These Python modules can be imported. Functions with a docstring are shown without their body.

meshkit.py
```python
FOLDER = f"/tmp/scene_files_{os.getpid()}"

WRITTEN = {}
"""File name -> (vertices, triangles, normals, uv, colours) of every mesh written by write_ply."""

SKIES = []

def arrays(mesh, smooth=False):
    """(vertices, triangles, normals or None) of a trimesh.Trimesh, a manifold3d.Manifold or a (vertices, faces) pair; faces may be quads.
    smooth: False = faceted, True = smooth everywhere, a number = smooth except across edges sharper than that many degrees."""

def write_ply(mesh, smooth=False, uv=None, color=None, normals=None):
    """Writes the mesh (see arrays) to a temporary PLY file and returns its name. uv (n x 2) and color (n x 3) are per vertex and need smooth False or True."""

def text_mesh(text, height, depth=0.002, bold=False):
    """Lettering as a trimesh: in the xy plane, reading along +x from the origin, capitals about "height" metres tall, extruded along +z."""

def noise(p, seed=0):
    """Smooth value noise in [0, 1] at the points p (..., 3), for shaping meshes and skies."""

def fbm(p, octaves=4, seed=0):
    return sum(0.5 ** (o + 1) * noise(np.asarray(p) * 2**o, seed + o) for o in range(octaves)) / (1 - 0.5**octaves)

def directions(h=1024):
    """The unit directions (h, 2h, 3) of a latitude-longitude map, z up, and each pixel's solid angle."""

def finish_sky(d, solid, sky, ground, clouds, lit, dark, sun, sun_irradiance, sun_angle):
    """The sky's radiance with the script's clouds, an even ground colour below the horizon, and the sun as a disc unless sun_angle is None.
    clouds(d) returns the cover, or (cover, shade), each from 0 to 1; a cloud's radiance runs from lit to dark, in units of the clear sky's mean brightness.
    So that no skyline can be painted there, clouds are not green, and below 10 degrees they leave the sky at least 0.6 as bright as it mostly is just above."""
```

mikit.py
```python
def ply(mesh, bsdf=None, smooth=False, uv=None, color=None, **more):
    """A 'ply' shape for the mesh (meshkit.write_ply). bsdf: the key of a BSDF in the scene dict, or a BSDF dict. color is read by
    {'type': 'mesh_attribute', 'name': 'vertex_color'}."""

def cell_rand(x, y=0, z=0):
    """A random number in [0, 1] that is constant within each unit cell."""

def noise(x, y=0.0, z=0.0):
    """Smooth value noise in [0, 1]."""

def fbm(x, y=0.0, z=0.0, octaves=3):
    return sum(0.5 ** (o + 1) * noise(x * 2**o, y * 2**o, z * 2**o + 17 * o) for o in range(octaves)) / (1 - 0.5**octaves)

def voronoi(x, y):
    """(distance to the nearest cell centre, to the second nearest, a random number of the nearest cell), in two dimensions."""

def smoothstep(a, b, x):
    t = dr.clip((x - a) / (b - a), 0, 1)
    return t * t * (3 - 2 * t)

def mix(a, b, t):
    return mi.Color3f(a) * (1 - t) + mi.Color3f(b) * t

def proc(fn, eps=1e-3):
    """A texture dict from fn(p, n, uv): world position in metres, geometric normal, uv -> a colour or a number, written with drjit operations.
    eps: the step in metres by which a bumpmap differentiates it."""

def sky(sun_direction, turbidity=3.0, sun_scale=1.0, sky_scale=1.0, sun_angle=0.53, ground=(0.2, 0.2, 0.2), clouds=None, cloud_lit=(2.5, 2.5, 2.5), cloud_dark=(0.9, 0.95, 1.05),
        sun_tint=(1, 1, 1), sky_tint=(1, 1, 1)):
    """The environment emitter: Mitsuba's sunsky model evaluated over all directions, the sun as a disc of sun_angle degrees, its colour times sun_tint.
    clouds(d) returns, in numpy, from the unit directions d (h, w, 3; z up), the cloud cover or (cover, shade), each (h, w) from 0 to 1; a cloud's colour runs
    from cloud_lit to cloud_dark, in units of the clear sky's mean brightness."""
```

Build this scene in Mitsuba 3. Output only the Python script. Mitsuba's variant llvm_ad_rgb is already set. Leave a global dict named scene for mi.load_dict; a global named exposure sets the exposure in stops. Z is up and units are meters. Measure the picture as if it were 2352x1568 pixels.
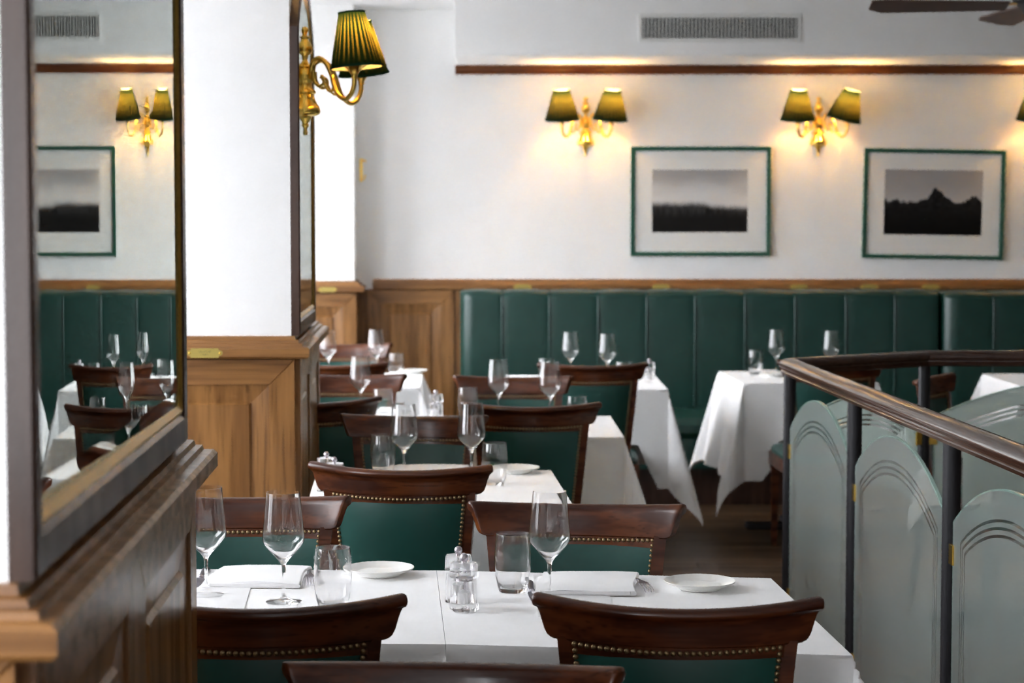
import math, random
import numpy as np
import trimesh
import mitsuba as mi
import drjit as dr
import mikit, meshkit
from mikit import proc, noise, fbm, mix, smoothstep

random.seed(7)
rng = np.random.default_rng(7)
T = mi.ScalarTransform4f
scene, labels = {}, {}

# ------------------------------------------------------------------ camera, sky, exposure
F, CX, CY, HC = 4540.0, 1176.0, 784.0, 1.52          # focal length in pixels of the 2352 x 1568 frame, lens height
PITCH = math.atan(279 / F)
SH = (975 - 1176) / F                                 # the window wall and its pillars run slightly off the camera's axis
exposure = 6.75
scene['camera'] = {
    'type': 'thinlens', 'fov': 2 * math.degrees(math.atan(CX / F)), 'fov_axis': 'x',
    'to_world': T().look_at(origin=[0, 0, HC], target=[0, math.cos(PITCH), HC - math.sin(PITCH)], up=[0, 0, 1]),
    'aperture_radius': 0.0052, 'focus_distance': 4.0, 'near_clip': 0.05, 'far_clip': 300.0}
SKY = 1.0
LAMP = 4.0
scene['sky'] = mikit.sky((-0.6, -0.3, 0.75), turbidity=4, sun_scale=0.0, sky_scale=SKY, ground=(0.35, 0.35, 0.35),
                         clouds=lambda d: np.ones(d.shape[:2]), cloud_lit=(1.0, 1.03, 1.09), cloud_dark=(1, 1, 1))

# ------------------------------------------------------------------ naming helpers
used = {}


def key(name):
    k = used.get(name, 0)
    used[name] = k + 1
    return name if k == 0 else f'{name}_{k:03d}'


def say(k, label=None, category=None, group=None, kind=None):
    labels[k] = {a: b for a, b in dict(label=label, category=category, group=group, kind=kind).items() if b}


def put(name, shape, parent=None, M=None):
    """one entry of the scene: a mesh under its thing's key (or a thing of one mesh)"""
    k = key(f'{parent}__{name}' if parent else name)
    s = dict(shape)
    if M is not None:
        s['to_world'] = T(M) if isinstance(M, np.ndarray) else M
    scene[k] = s
    return k


def thing(name, label, category, group=None):
    k = key(name)
    say(k, label, category, group)
    return k


def room(name, shape, label=None):
    k = put(name, shape)
    say(k, label, None, None, 'structure')
    return k


# ------------------------------------------------------------------ geometry helpers
def mesh(v, f):
    return trimesh.Trimesh(np.asarray(v, float), np.asarray(f, int), process=False)


def outward(m):
    if m.volume < 0:
        m.invert()
    return m


def cat(*ms):
    return trimesh.util.concatenate(list(ms))


def box(x0, x1, y0, y1, z0, z1, b=0.0):
    p = np.array([[x, y, z] for x in (x0, x1) for y in (y0, y1) for z in (z0, z1)], float)
    if b <= 0:
        return outward(trimesh.convex.convex_hull(p))
    c = np.array([(x0 + x1) / 2, (y0 + y1) / 2, (z0 + z1) / 2])
    s = np.sign(p - c)
    q = np.vstack([p - s * b * np.array(a) for a in ((0, 1, 1), (1, 0, 1), (1, 1, 0))])
    return outward(trimesh.convex.convex_hull(q))


def loft(loops, caps=(True, True), ring=False):
    """skin between successive closed loops of equal length"""
    L = np.asarray(loops, float)
    n, k = L.shape[0], L.shape[1]
    v = L.reshape(-1, 3)
    f = []
    rows = n if ring else n - 1
    j = np.arange(k)
    for i in range(rows):
        a, b = i * k, ((i + 1) % n) * k
        q = np.stack([a + j, a + (j + 1) % k, b + (j + 1) % k, b + j], 1)
        f += [q[:, [0, 1, 2]], q[:, [0, 2, 3]]]
    f = np.vstack(f)
    if not ring:
        for end, row in ((0, 0), (1, n - 1)):
            if caps[end]:
                c = len(v)
                v = np.vstack([v, L[row].mean(0)])
                a = row * k
                t = np.stack([a + (j + 1) % k, a + j, np.full(k, c)], 1) if end == 0 else np.stack([a + j, a + (j + 1) % k, np.full(k, c)], 1)
                f = np.vstack([f, t])
    m = mesh(v, f)
    return outward(m) if (ring or all(caps)) else m


def lathe(prof, n=40, closed=False, sx=1.0, sy=1.0):
    """profile of (r, z) turned about z; closed: the profile is a closed ring (a shell)"""
    a = np.arange(n) * 2 * np.pi / n
    loops = [np.stack([np.full(n, 0) + max(r, 1e-5) * np.cos(a) * sx, max(r, 1e-5) * np.sin(a) * sy, np.full(n, z)], 1) for r, z in prof]
    return loft(loops, (True, True), ring=closed)


def tube(pts, rad, n=10):
    p = np.asarray(pts, float)
    r = np.broadcast_to(rad, (len(p),))
    t = np.gradient(p, axis=0)
    t /= np.linalg.norm(t, axis=1, keepdims=True)
    a = np.array([0, 0, 1.0]) if abs(t[0, 2]) < 0.9 else np.array([1.0, 0, 0])
    loops = []
    an = np.arange(n) * 2 * np.pi / n
    for i in range(len(p)):
        a = a - t[i] * (a @ t[i])
        a /= np.linalg.norm(a)
        b = np.cross(t[i], a)
        loops.append(p[i] + r[i] * (np.cos(an)[:, None] * a + np.sin(an)[:, None] * b))
    return loft(loops)


def spline(pts, n=24):
    """Catmull-Rom through the points"""
    p = np.asarray(pts, float)
    p = np.vstack([2 * p[0] - p[1], p, 2 * p[-1] - p[-2]])
    out = []
    for i in range(1, len(p) - 2):
        for t in np.linspace(0, 1, n, endpoint=False):
            out.append(0.5 * (2 * p[i] + (p[i + 1] - p[i - 1]) * t + (2 * p[i - 1] - 5 * p[i] + 4 * p[i + 1] - p[i + 2]) * t * t
                              + (3 * p[i] - p[i - 1] - 3 * p[i + 1] + p[i + 2]) * t ** 3))
    out.append(p[-2])
    return np.array(out)


def shear(m):
    m = m.copy()
    m.vertices[:, 0] += SH * m.vertices[:, 1]
    return m


def xf(m, R):
    m = m.copy()
    m.apply_transform(R)
    return m


def frame(ox, oy, oz=0.0, deg=0.0, skew=None):
    """a matrix placing local axes at a point, turned about z; skew: the direction of the local y axis"""
    c, s = math.cos(math.radians(deg)), math.sin(math.radians(deg))
    M = np.eye(4)
    M[:3, 0] = (c, s, 0)
    M[:3, 1] = (-s, c, 0) if skew is None else (*skew, 0)
    M[:3, 3] = (ox, oy, oz)
    return M


def rot_x(deg):
    return trimesh.transformations.rotation_matrix(math.radians(deg), [1, 0, 0])


def rot_y(deg):
    return trimesh.transformations.rotation_matrix(math.radians(deg), [0, 1, 0])


def px(x, y, z):
    """the point at height z that lies behind a pixel of the photograph"""
    a, v = (x - CX) / F, (CY - y) / F
    d = np.array([a, math.cos(PITCH) + v * math.sin(PITCH), -math.sin(PITCH) + v * math.cos(PITCH)])
    return d * ((z - HC) / d[2]) + np.array([0, 0, HC])


def py(x, y, Y):
    a, v = (x - CX) / F, (CY - y) / F
    d = np.array([a, math.cos(PITCH) + v * math.sin(PITCH), -math.sin(PITCH) + v * math.cos(PITCH)])
    return d * (Y / d[1]) + np.array([0, 0, HC])


P = mikit.ply
# ------------------------------------------------------------------ materials
def bsdf(k, d, two=True):
    scene[k] = {'type': 'twosided', 'nested': d} if two else d


def rgb(*c):
    return {'type': 'rgb', 'value': list(c)}


def wood_fn(c0, c1, c2, axis, sc=1.0):
    def fn(p, n, uv):
        q = [p.x, p.y, p.z]
        s = [38.0 * sc] * 3
        s[axis] = 2.6 * sc
        g = fbm(q[0] * s[0], q[1] * s[1], q[2] * s[2], 4)
        s2 = [190.0 * sc] * 3
        s2[axis] = 7.0 * sc
        h = noise(q[0] * s2[0], q[1] * s2[1], q[2] * s2[2])
        base = mix(mi.Color3f(*c0), mi.Color3f(*c1), smoothstep(0.3, 0.7, g))
        return mix(base, mi.Color3f(*c2), smoothstep(0.62, 0.95, h) * 0.55)
    return proc(fn)


def wood(k, c0, c1, c2, axis, rough=0.30, coat=0.5, cg=0.95, spec=0.32):
    bsdf(k, {'type': 'principled', 'base_color': wood_fn(c0, c1, c2, axis), 'roughness': rough, 'specular': spec, 'clearcoat': coat, 'clearcoat_gloss': cg})


OAK = ((0.29, 0.135, 0.042), (0.175, 0.075, 0.022), (0.085, 0.033, 0.011))
wood('oak_upright', *OAK, 2)
wood('oak_level', *OAK, 0)
MAH = ((0.105, 0.026, 0.0055), (0.042, 0.009, 0.0025), (0.022, 0.006, 0.003))
wood('mahogany', *MAH, 0, 0.24, 0.75, 0.97)
wood('dark_frame', (0.055, 0.026, 0.016), (0.035, 0.016, 0.011), (0.02, 0.01, 0.007), 2, 0.25, 1.0, 0.93)
wood('rail_wood', (0.050, 0.021, 0.012), (0.038, 0.015, 0.009), (0.026, 0.010, 0.007), 1, 0.08, 1.0, 0.99, 0.75)
wood('picture_rail_wood', (0.16, 0.055, 0.018), (0.10, 0.03, 0.010), (0.05, 0.016, 0.007), 0, 0.35, 0.6)
for i, t in enumerate((0.85, 1.0, 1.2)):
    wood(f'floor_board_{i}', (0.085 * t, 0.050 * t, 0.028 * t), (0.055 * t, 0.031 * t, 0.017 * t), (0.03, 0.017, 0.01), 0, 0.42, 0.3)
bsdf('plaster', {'type': 'principled', 'base_color': proc(lambda p, n, uv: mix((0.83, 0.83, 0.82), (0.865, 0.865, 0.86), fbm(p.x * 3, p.y * 3, p.z * 3))), 'roughness': 0.75, 'specular': 0.2})
bsdf('ceiling_paint', {'type': 'diffuse', 'reflectance': rgb(0.80, 0.80, 0.79)})
bsdf('dim_paint', {'type': 'diffuse', 'reflectance': rgb(0.16, 0.13, 0.10)})
bsdf('vent_white', {'type': 'principled', 'base_color': rgb(0.72, 0.72, 0.70), 'roughness': 0.45})
bsdf('vent_dark', {'type': 'diffuse', 'reflectance': rgb(0.02, 0.022, 0.022)})
bsdf('vent_slat', {'type': 'principled', 'base_color': rgb(0.52, 0.52, 0.50), 'roughness': 0.4})


def leather(k, a, b, rough, sc=1.0):
    bsdf(k, {'type': 'principled', 'base_color': proc(lambda p, n, uv: mix(a, b, fbm(p.x * 9, p.y * 9, p.z * 9))), 'roughness': rough, 'specular': 0.55})


leather('green_leather', (0.007, 0.054, 0.043), (0.010, 0.070, 0.057), 0.40)
leather('bench_leather', (0.006, 0.034, 0.0265), (0.008, 0.045, 0.035), 0.34)
bsdf('linen', {'type': 'principled', 'base_color': proc(lambda p, n, uv: mix((0.80, 0.80, 0.80), (0.85, 0.85, 0.85), fbm(p.x * 14, p.y * 14, p.z * 14))), 'roughness': 0.9, 'specular': 0.1, 'sheen': 0.2})
bsdf('paper', {'type': 'diffuse', 'reflectance': rgb(0.86, 0.86, 0.86)})
bsdf('porcelain', {'type': 'principled', 'base_color': rgb(0.83, 0.83, 0.80), 'roughness': 0.12, 'specular': 0.5, 'clearcoat': 0.6})
bsdf('brass', {'type': 'principled', 'base_color': rgb(0.92, 0.62, 0.13), 'metallic': 1.0, 'roughness': 0.17, 'specular': 0.5})
bsdf('aged_brass', {'type': 'principled', 'base_color': rgb(0.27, 0.19, 0.10), 'metallic': 0.9, 'roughness': 0.36})
bsdf('plaque_brass', {'type': 'principled', 'base_color': rgb(0.42, 0.32, 0.08), 'metallic': 0.35, 'roughness': 0.4})
bsdf('engraving', {'type': 'diffuse', 'reflectance': rgb(0.14, 0.12, 0.05)})
bsdf('gilt', {'type': 'principled', 'base_color': rgb(0.60, 0.38, 0.09), 'metallic': 0.85, 'roughness': 0.3})
bsdf('steel', {'type': 'roughconductor', 'distribution': 'ggx', 'alpha': 0.1, 'material': 'Cr'})
bsdf('iron', {'type': 'principled', 'base_color': rgb(0.018, 0.018, 0.021), 'roughness': 0.45, 'specular': 0.4})
bsdf('mirror_silver', {'type': 'conductor', 'material': 'none', 'specular_reflectance': rgb(0.80, 0.84, 0.82)})
bsdf('glass', {'type': 'dielectric', 'int_ior': 1.5, 'ext_ior': 1.0}, False)
bsdf('acrylic', {'type': 'dielectric', 'int_ior': 1.45, 'ext_ior': 1.0}, False)
bsdf('salt', {'type': 'diffuse', 'reflectance': rgb(0.85, 0.85, 0.85)})
bsdf('frosted', {'type': 'principledthin', 'base_color': rgb(0.76, 0.83, 0.80), 'roughness': 0.35, 'diff_trans': 1.05, 'spec_trans': 0.12, 'eta': 1.5}, False)
bsdf('clear_glass', {'type': 'thindielectric', 'int_ior': 1.5}, False)
bsdf('glass_edge', {'type': 'principled', 'base_color': rgb(0.38, 0.55, 0.49), 'roughness': 0.2}, True)
bsdf('frame_green', {'type': 'principled', 'base_color': rgb(0.010, 0.075, 0.045), 'roughness': 0.35})
bsdf('mat_board', {'type': 'diffuse', 'reflectance': rgb(0.74, 0.75, 0.74)})
bsdf('fan_wood', {'type': 'principled', 'base_color': rgb(0.085, 0.045, 0.033), 'roughness': 0.4})


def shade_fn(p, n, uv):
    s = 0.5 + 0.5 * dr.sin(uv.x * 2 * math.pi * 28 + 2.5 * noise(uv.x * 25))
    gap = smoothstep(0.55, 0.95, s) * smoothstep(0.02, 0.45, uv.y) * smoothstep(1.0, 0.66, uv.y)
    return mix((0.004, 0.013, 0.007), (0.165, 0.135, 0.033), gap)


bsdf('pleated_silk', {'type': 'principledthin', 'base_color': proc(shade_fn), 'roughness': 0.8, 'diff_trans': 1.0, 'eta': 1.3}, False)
bsdf('shade_lining', {'type': 'principledthin', 'base_color': rgb(0.82, 0.74, 0.52), 'roughness': 0.8, 'diff_trans': 1.0, 'eta': 1.3}, False)
bsdf('shade_trim', {'type': 'diffuse', 'reflectance': rgb(0.010, 0.035, 0.02)})
bsdf('bulb', {'type': 'diffuse', 'reflectance': rgb(0.8, 0.8, 0.8)})


def photo_hill(p, n, uv):
    x, y = uv.x, uv.y
    ridge = 0.40 + 0.05 * fbm(x * 4, 3.0) + 0.05 * dr.cos((x - 0.25) * 5) * 0.6 + 0.018 * noise(x * 70, 1.0)
    k = smoothstep(-0.07, 0.05, ridge - y)
    sky = mix((0.66, 0.66, 0.66), (0.36, 0.36, 0.365), smoothstep(0.50, 0.95, y + 0.25 * (fbm(x * 2, y * 5) - 0.5)))
    land = mix((0.014, 0.014, 0.014), (0.075, 0.075, 0.075), smoothstep(0.2, 0.45, y) * noise(x * 60, y * 9))
    return mix(sky, land, k)


def photo_trees(p, n, uv):
    x, y = uv.x, uv.y
    top = 0.50 + 0.16 * dr.exp(-dr.square((x - 0.54) / 0.13)) * (0.75 + 0.5 * noise(x * 16, 8.0)) + 0.10 * dr.exp(-dr.square((x - 0.93) / 0.06)) + 0.07 * (fbm(x * 9, 2.0) - 0.5) * 2 + 0.06 * (noise(x * 46, 5.0) - 0.5)
    k = smoothstep(-0.012, 0.012, top - y)
    sky = mix((0.46, 0.45, 0.45), (0.34, 0.33, 0.33), smoothstep(0.5, 1.0, y + 0.2 * fbm(x * 3, y * 3)))
    land = mix((0.008, 0.008, 0.008), (0.028, 0.028, 0.028), smoothstep(0.1, 0.6, y) * noise(x * 50, y * 50))
    return mix(sky, land, k)


bsdf('photo_hill', {'type': 'diffuse', 'reflectance': proc(photo_hill)})
bsdf('photo_trees', {'type': 'diffuse', 'reflectance': proc(photo_trees)})

# ------------------------------------------------------------------ the room shell
WALL_Y = 11.4
CEIL = 2.72
room('floor', P(box(-2.2, 7.0, -3.2, 12.0, -0.12, -0.012), 'floor_board_1'), 'dark brown wooden floor')
boards = [P(box(-0.6, 0.6, -0.0575, 0.0575, -0.012, 0.0, 0.0015), f'floor_board_{i}') for i in range(3)]
for r in range(60):
    y = 4.2 + r * 0.117
    for c in range(4):
        x = -0.2 + c * 1.203 + (r * 0.47) % 1.203 - 0.6
        put('board', boards[(r * 7 + c * 5) % 3], 'floor', T().translate([x, y, 0]))
room('ceiling', P(box(-2.2, 7.0, -3.2, 12.0, CEIL, CEIL + 0.1), 'ceiling_paint'), 'white ceiling')
room('wall_back', P(box(-2.2, 7.0, WALL_Y, WALL_Y + 0.2, 0, CEIL), 'plaster'), 'white plaster wall hung with lamps and framed photographs')
room('wall_right', P(box(6.8, 7.0, -3.2, WALL_Y, 0, CEIL), 'dim_paint'), None)
room('wall_front', P(box(-2.2, 7.0, -3.2, -3.0, 0, CEIL), 'plaster'), None)
WX = -1.35
BAYS = ((-2.5, -0.3), (0.1, 1.80), (3.45, 4.10), (4.75, 5.62), (7.15, 8.20), (8.60, 9.75), (10.02, 10.98))
lo, hi = 0.80, 2.58
seg = []
ys = [-3.0] + [y for b in BAYS for y in b] + [WALL_Y]
for i in range(0, len(ys), 2):
    seg.append(box(WX - 0.25, WX, ys[i], ys[i + 1], 0, CEIL))
for a, b in BAYS:
    seg += [box(WX - 0.25, WX, a, b, 0, lo), box(WX - 0.25, WX, a, b, hi, CEIL)]
room('wall_left', P(shear(cat(*seg)), 'plaster'), 'window wall behind the pillars')
for a, b in BAYS:                                   # window frames with a transom and mullions, standing open to the daylight
    bars = [box(WX - 0.16, WX - 0.10, a, b, z, z + 0.05, 0.004) for z in (lo, 2.0, hi - 0.05)]
    bars += [box(WX - 0.16, WX - 0.10, y, y + 0.05, lo, hi, 0.004) for y in np.linspace(a, b - 0.05, 3)]
    room('window', P(shear(cat(*bars)), 'vent_white'))
# bulkhead along the back wall
room('ceiling_bulkhead', P(box(-0.312, 6.8, 10.7, WALL_Y, 2.404, CEIL, 0.004), 'plaster'), 'boxed white bulkhead above the wall lamps')
# picture rail under it
prof = [(0, 2.352), (-0.018, 2.352), (-0.026, 2.362), (-0.018, 2.371), (-0.022, 2.384), (-0.040, 2.393), (-0.040, 2.402), (0, 2.402)]
room('trim_1', P(loft([[(x, WALL_Y + o, z) for o, z in prof] for x in (-0.325, 6.8)]), 'picture_rail_wood'), 'brown wooden picture rail under the bulkhead')
# dado cap along the back wall
prof = [(0, 1.120), (-0.045, 1.120), (-0.052, 1.126), (-0.052, 1.148), (-0.035, 1.152), (-0.030, 1.166), (-0.018, 1.170), (-0.014, 1.180), (0, 1.180)]
room('trim_2', P(loft([[(x, WALL_Y + o, z) for o, z in prof] for x in (-0.80, 6.8)]), 'oak_level'), 'oak dado cap running along the back wall')


def rect_loop(u0, u1, v0, v1, d):
    return [(u0, d, v0), (u1, d, v0), (u1, d, v1), (u0, d, v1)]


def panel_work(parent, x0, x1, z0, z1, y, st, mk=lambda m: m, facing=1, only=None):
    """a framed, fielded panel in the plane y (facing -y): two stiles, two rails with mitred ends, a sloped moulding and a raised field"""
    g, t = 0.0012, 0.016
    A = (x0, x1, z0, z1)
    B = (x0 + st, x1 - st, z0 + st, z1 - st)

    def piece(q):
        q = np.array(q)
        c = q.mean(0)
        s = c + (q - c) * (1 - 0.006)
        return loft([[(a, y, b) for a, b in q], [(a, y - t + 0.003, b) for a, b in q], [(a, y - t, b) for a, b in s]])
    quads = {'rail': ([(A[0], A[3]), (A[1], A[3]), (B[1] + g, B[3]), (B[0] - g, B[3])], [(A[0], A[2]), (A[1], A[2]), (B[1] + g, B[2]), (B[0] - g, B[2])]),
             'stile': ([(A[0], A[2] + g), (B[0], B[2] + g), (B[0], B[3] - g), (A[0], A[3] - g)], [(A[1], A[2] + g), (B[1], B[2] + g), (B[1], B[3] - g), (A[1], A[3] - g)])}
    for nm, qs in quads.items():
        for q in qs:
            put(nm, P(mk(piece(q)), 'oak_level' if nm == 'rail' else 'oak_upright'), parent)
    m1, m2 = 0.054, 0.060
    loops = [rect_loop(B[0], B[1], B[2], B[3], y), rect_loop(B[0], B[1], B[2], B[3], y - 0.011), rect_loop(B[0] + m1, B[1] - m1, B[2] + m1, B[3] - m1, y - 0.004),
             rect_loop(B[0] + m2, B[1] - m2, B[2] + m2, B[3] - m2, y - 0.012)]
    put('field_panel', P(mk(loft(loops)), 'oak_upright'), parent)


# wainscot of the back wall between the corner pillar and the banquette
wk = room('trim_3', P(box(-0.98, -0.30, WALL_Y - 0.022, WALL_Y, 0, 1.12), 'oak_upright'), 'oak wainscot between the corner pillar and the green bench')
panel_work(wk, -0.835, -0.335, 0.10, 1.115, WALL_Y - 0.022, 0.075)

# ------------------------------------------------------------------ pillars of the window wall
PX = -0.394


def pillar(y0, y1, label):
    k = thing('pillar', label, 'pillar')
    put('plaster_shaft', P(shear(box(WX, PX, y0, y1, 1.15, CEIL)), 'plaster'), k)
    put('wainscot', P(shear(box(WX, PX + 0.010, y0 - 0.010, y1 + 0.01, 0, 1.125)), 'oak_upright'), k)
    lev = [(0.005, 1.112), (0.020, 1.112), (0.050, 1.114), (0.056, 1.120), (0.056, 1.142), (0.050, 1.148), (0.036, 1.149), (0.034, 1.157), (0.024, 1.158), (0.022, 1.166),
           (0.012, 1.168), (0.010, 1.178), (-0.01, 1.179)]
    loops = [[(WX, y0 - o, z), (PX + o, y0 - o, z), (PX + o, y1 + o, z), (WX, y1 + o, z)] for o, z in lev]
    put('ledge', P(shear(loft(loops)), 'oak_level'), k)
    # front panels (towards -y)
    w = (PX + 0.010 - WX)
    for i in range(1):
        panel_work(k, PX + 0.010 - 0.66, PX + 0.010, 0.12, 1.11, y0 - 0.010, 0.075, shear)
    # side panels (towards +x): built in the front plane and turned
    R = trimesh.transformations.rotation_matrix(math.pi / 2, [0, 0, 1])

    def side(m):
        m = m.copy()
        v = m.vertices.copy()
        m.vertices = np.stack([-v[:, 1], v[:, 0], v[:, 2]], 1)
        return shear(outward(m))
    n = 2 if y1 - y0 > 0.8 else 1
    if y1 - y0 > 0.5:
        step = (y1 - y0) / n
        for i in range(n):
            panel_work(k, y0 + i * step, y0 + (i + 1) * step, 0.12, 1.11, -(PX + 0.010), 0.075, side)
    put('base_board', P(shear(loft([[(WX, y0 - o, z), (PX + o, y0 - o, z), (PX + o, y1 + o, z), (WX, y1 + o, z)] for o, z in ((0.034, 0), (0.034, 0.10), (0.026, 0.118), (0.012, 0.12))])), 'oak_level'), k)
    return k


pillar(1.85, 3.15, 'white pillar with oak ledge nearest the camera, carrying the large mirror')
pillar(5.83, 6.91, 'white pillar with oak panelling and brass plaque, behind the nearest double table')
pillar(11.12, WALL_Y, 'shallow white corner pillar with pale oak panel at the back wall')

# ------------------------------------------------------------------ mirrors


def arch(y0, y1, z0, zs, rise, ins, n=20, low=1.0):
    """outline (y, z) of a board with a segmental arched head, inset by ins"""
    c = (y1 - y0) / 2
    R = (c * c + rise * rise) / (2 * rise)
    cy, cz = (y0 + y1) / 2, zs + rise - R
    r = R - ins
    h = c - ins
    a = math.asin(h / r)
    t = np.linspace(-a, a, n)
    pts = [(y0 + ins, z0 + low * ins)]
    pts += [(cy + r * math.sin(q), cz + r * math.cos(q)) for q in t]
    pts += [(y1 - ins, z0 + low * ins)]
    return pts


def wall_mirror(y0, y1, label, bend=1.0):
    k = thing('wall_mirror', label, 'mirror')
    X0 = PX

    def lp(ins, x):
        return [(X0 + x, a, b) for a, b in arch(y0, y1, 1.179, 2.085, 0.17, ins, low=1.28)]
    put('frame', P(shear(loft([lp(0, 0), lp(0, 0.024), lp(0.004, 0.028), lp(0.030, 0.027), lp(0.036, 0.022), lp(0.036, 0)], ring=True)), 'dark_frame'), k)
    put('gilt_fillet', P(shear(loft([lp(0.036, 0), lp(0.036, 0.023), lp(0.040, 0.0250), lp(0.047, 0.020), lp(0.047, 0)], ring=True)), 'gilt'), k)
    # the old glass is bowed a little: its surface leans by a few thousandths from end to end
    yb = y1 - 0.08
    bow = lambda y: 0.0205 - bend * (0.0016 * (yb - y) + 0.0078 * (yb - y) ** 2)
    zt = 2.085 + 0.10
    nb = 24
    ysm = np.linspace(y0 + 0.046, y1 - 0.046, nb)
    col = []
    c, R = (y1 - y0) / 2, 0
    R = (c * c + 0.17 * 0.17) / (2 * 0.17)
    for y in ysm:
        top = 2.085 + 0.17 - R + math.sqrt((R - 0.046) ** 2 - (y - (y0 + y1) / 2) ** 2)
        x = PX + bow(y)
        e = PX + bow(y) - 0.0015
        col.append([(PX + 0.001, y, 1.237), (e, y, 1.237), (x, y, 1.262), (x, y, top - 0.025), (e, y, top), (PX + 0.001, y, top)])
    put('looking_glass', P(shear(loft(col)), 'mirror_silver'), k)


wall_mirror(1.85, 3.04, 'large dark framed mirror with gilt edge on the nearest pillar')
wall_mirror(5.83, 6.66, 'arched dark framed mirror on the second pillar behind a brass lamp', 0.0)

# ------------------------------------------------------------------ brass plaques on the ledges


def plaque(M, label, text=None, group=None):
    k = thing('brass_plaque', label, 'plaque', group)
    w, h = 0.083, 0.028
    a = np.linspace(-math.pi / 2, math.pi / 2, 9)
    right = [(w / 2 + 0.012 * math.cos(q), 0.0085 * math.sin(q)) for q in a]
    left = [(-w / 2 - 0.012 * math.cos(q), -0.0085 * math.sin(q)) for q in a]
    out = [(w / 2, -h / 2), *right, (w / 2, h / 2), (-w / 2, h / 2), *left, (-w / 2, -h / 2)]
    put('plate', P(xf(loft([[(x, 0, z) for x, z in out], [(x, -0.0014, z) for x, z in out]]), M), 'plaque_brass'), k)
    for s in (-1, 1):
        put('screw', P(xf(trimesh.creation.icosphere(2, 0.0032), M @ trimesh.transformations.translation_matrix([s * (w / 2 + 0.003), -0.0012, 0.0])), 'brass', smooth=True), k)
    if text:
        for i, (t, z, hh) in enumerate(text):
            m = meshkit.text_mesh(t, hh, 0.0004)
            m.apply_translation([-(m.bounds[0, 0] + m.bounds[1, 0]) / 2, 0, 0])
            m.apply_transform(rot_x(90))
            m.apply_translation([0.0, -0.0014, z])
            put('lettering', P(xf(m, M), 'engraving'), k)


def TM(x, y, z):
    return trimesh.transformations.translation_matrix([x, y, z])


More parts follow.
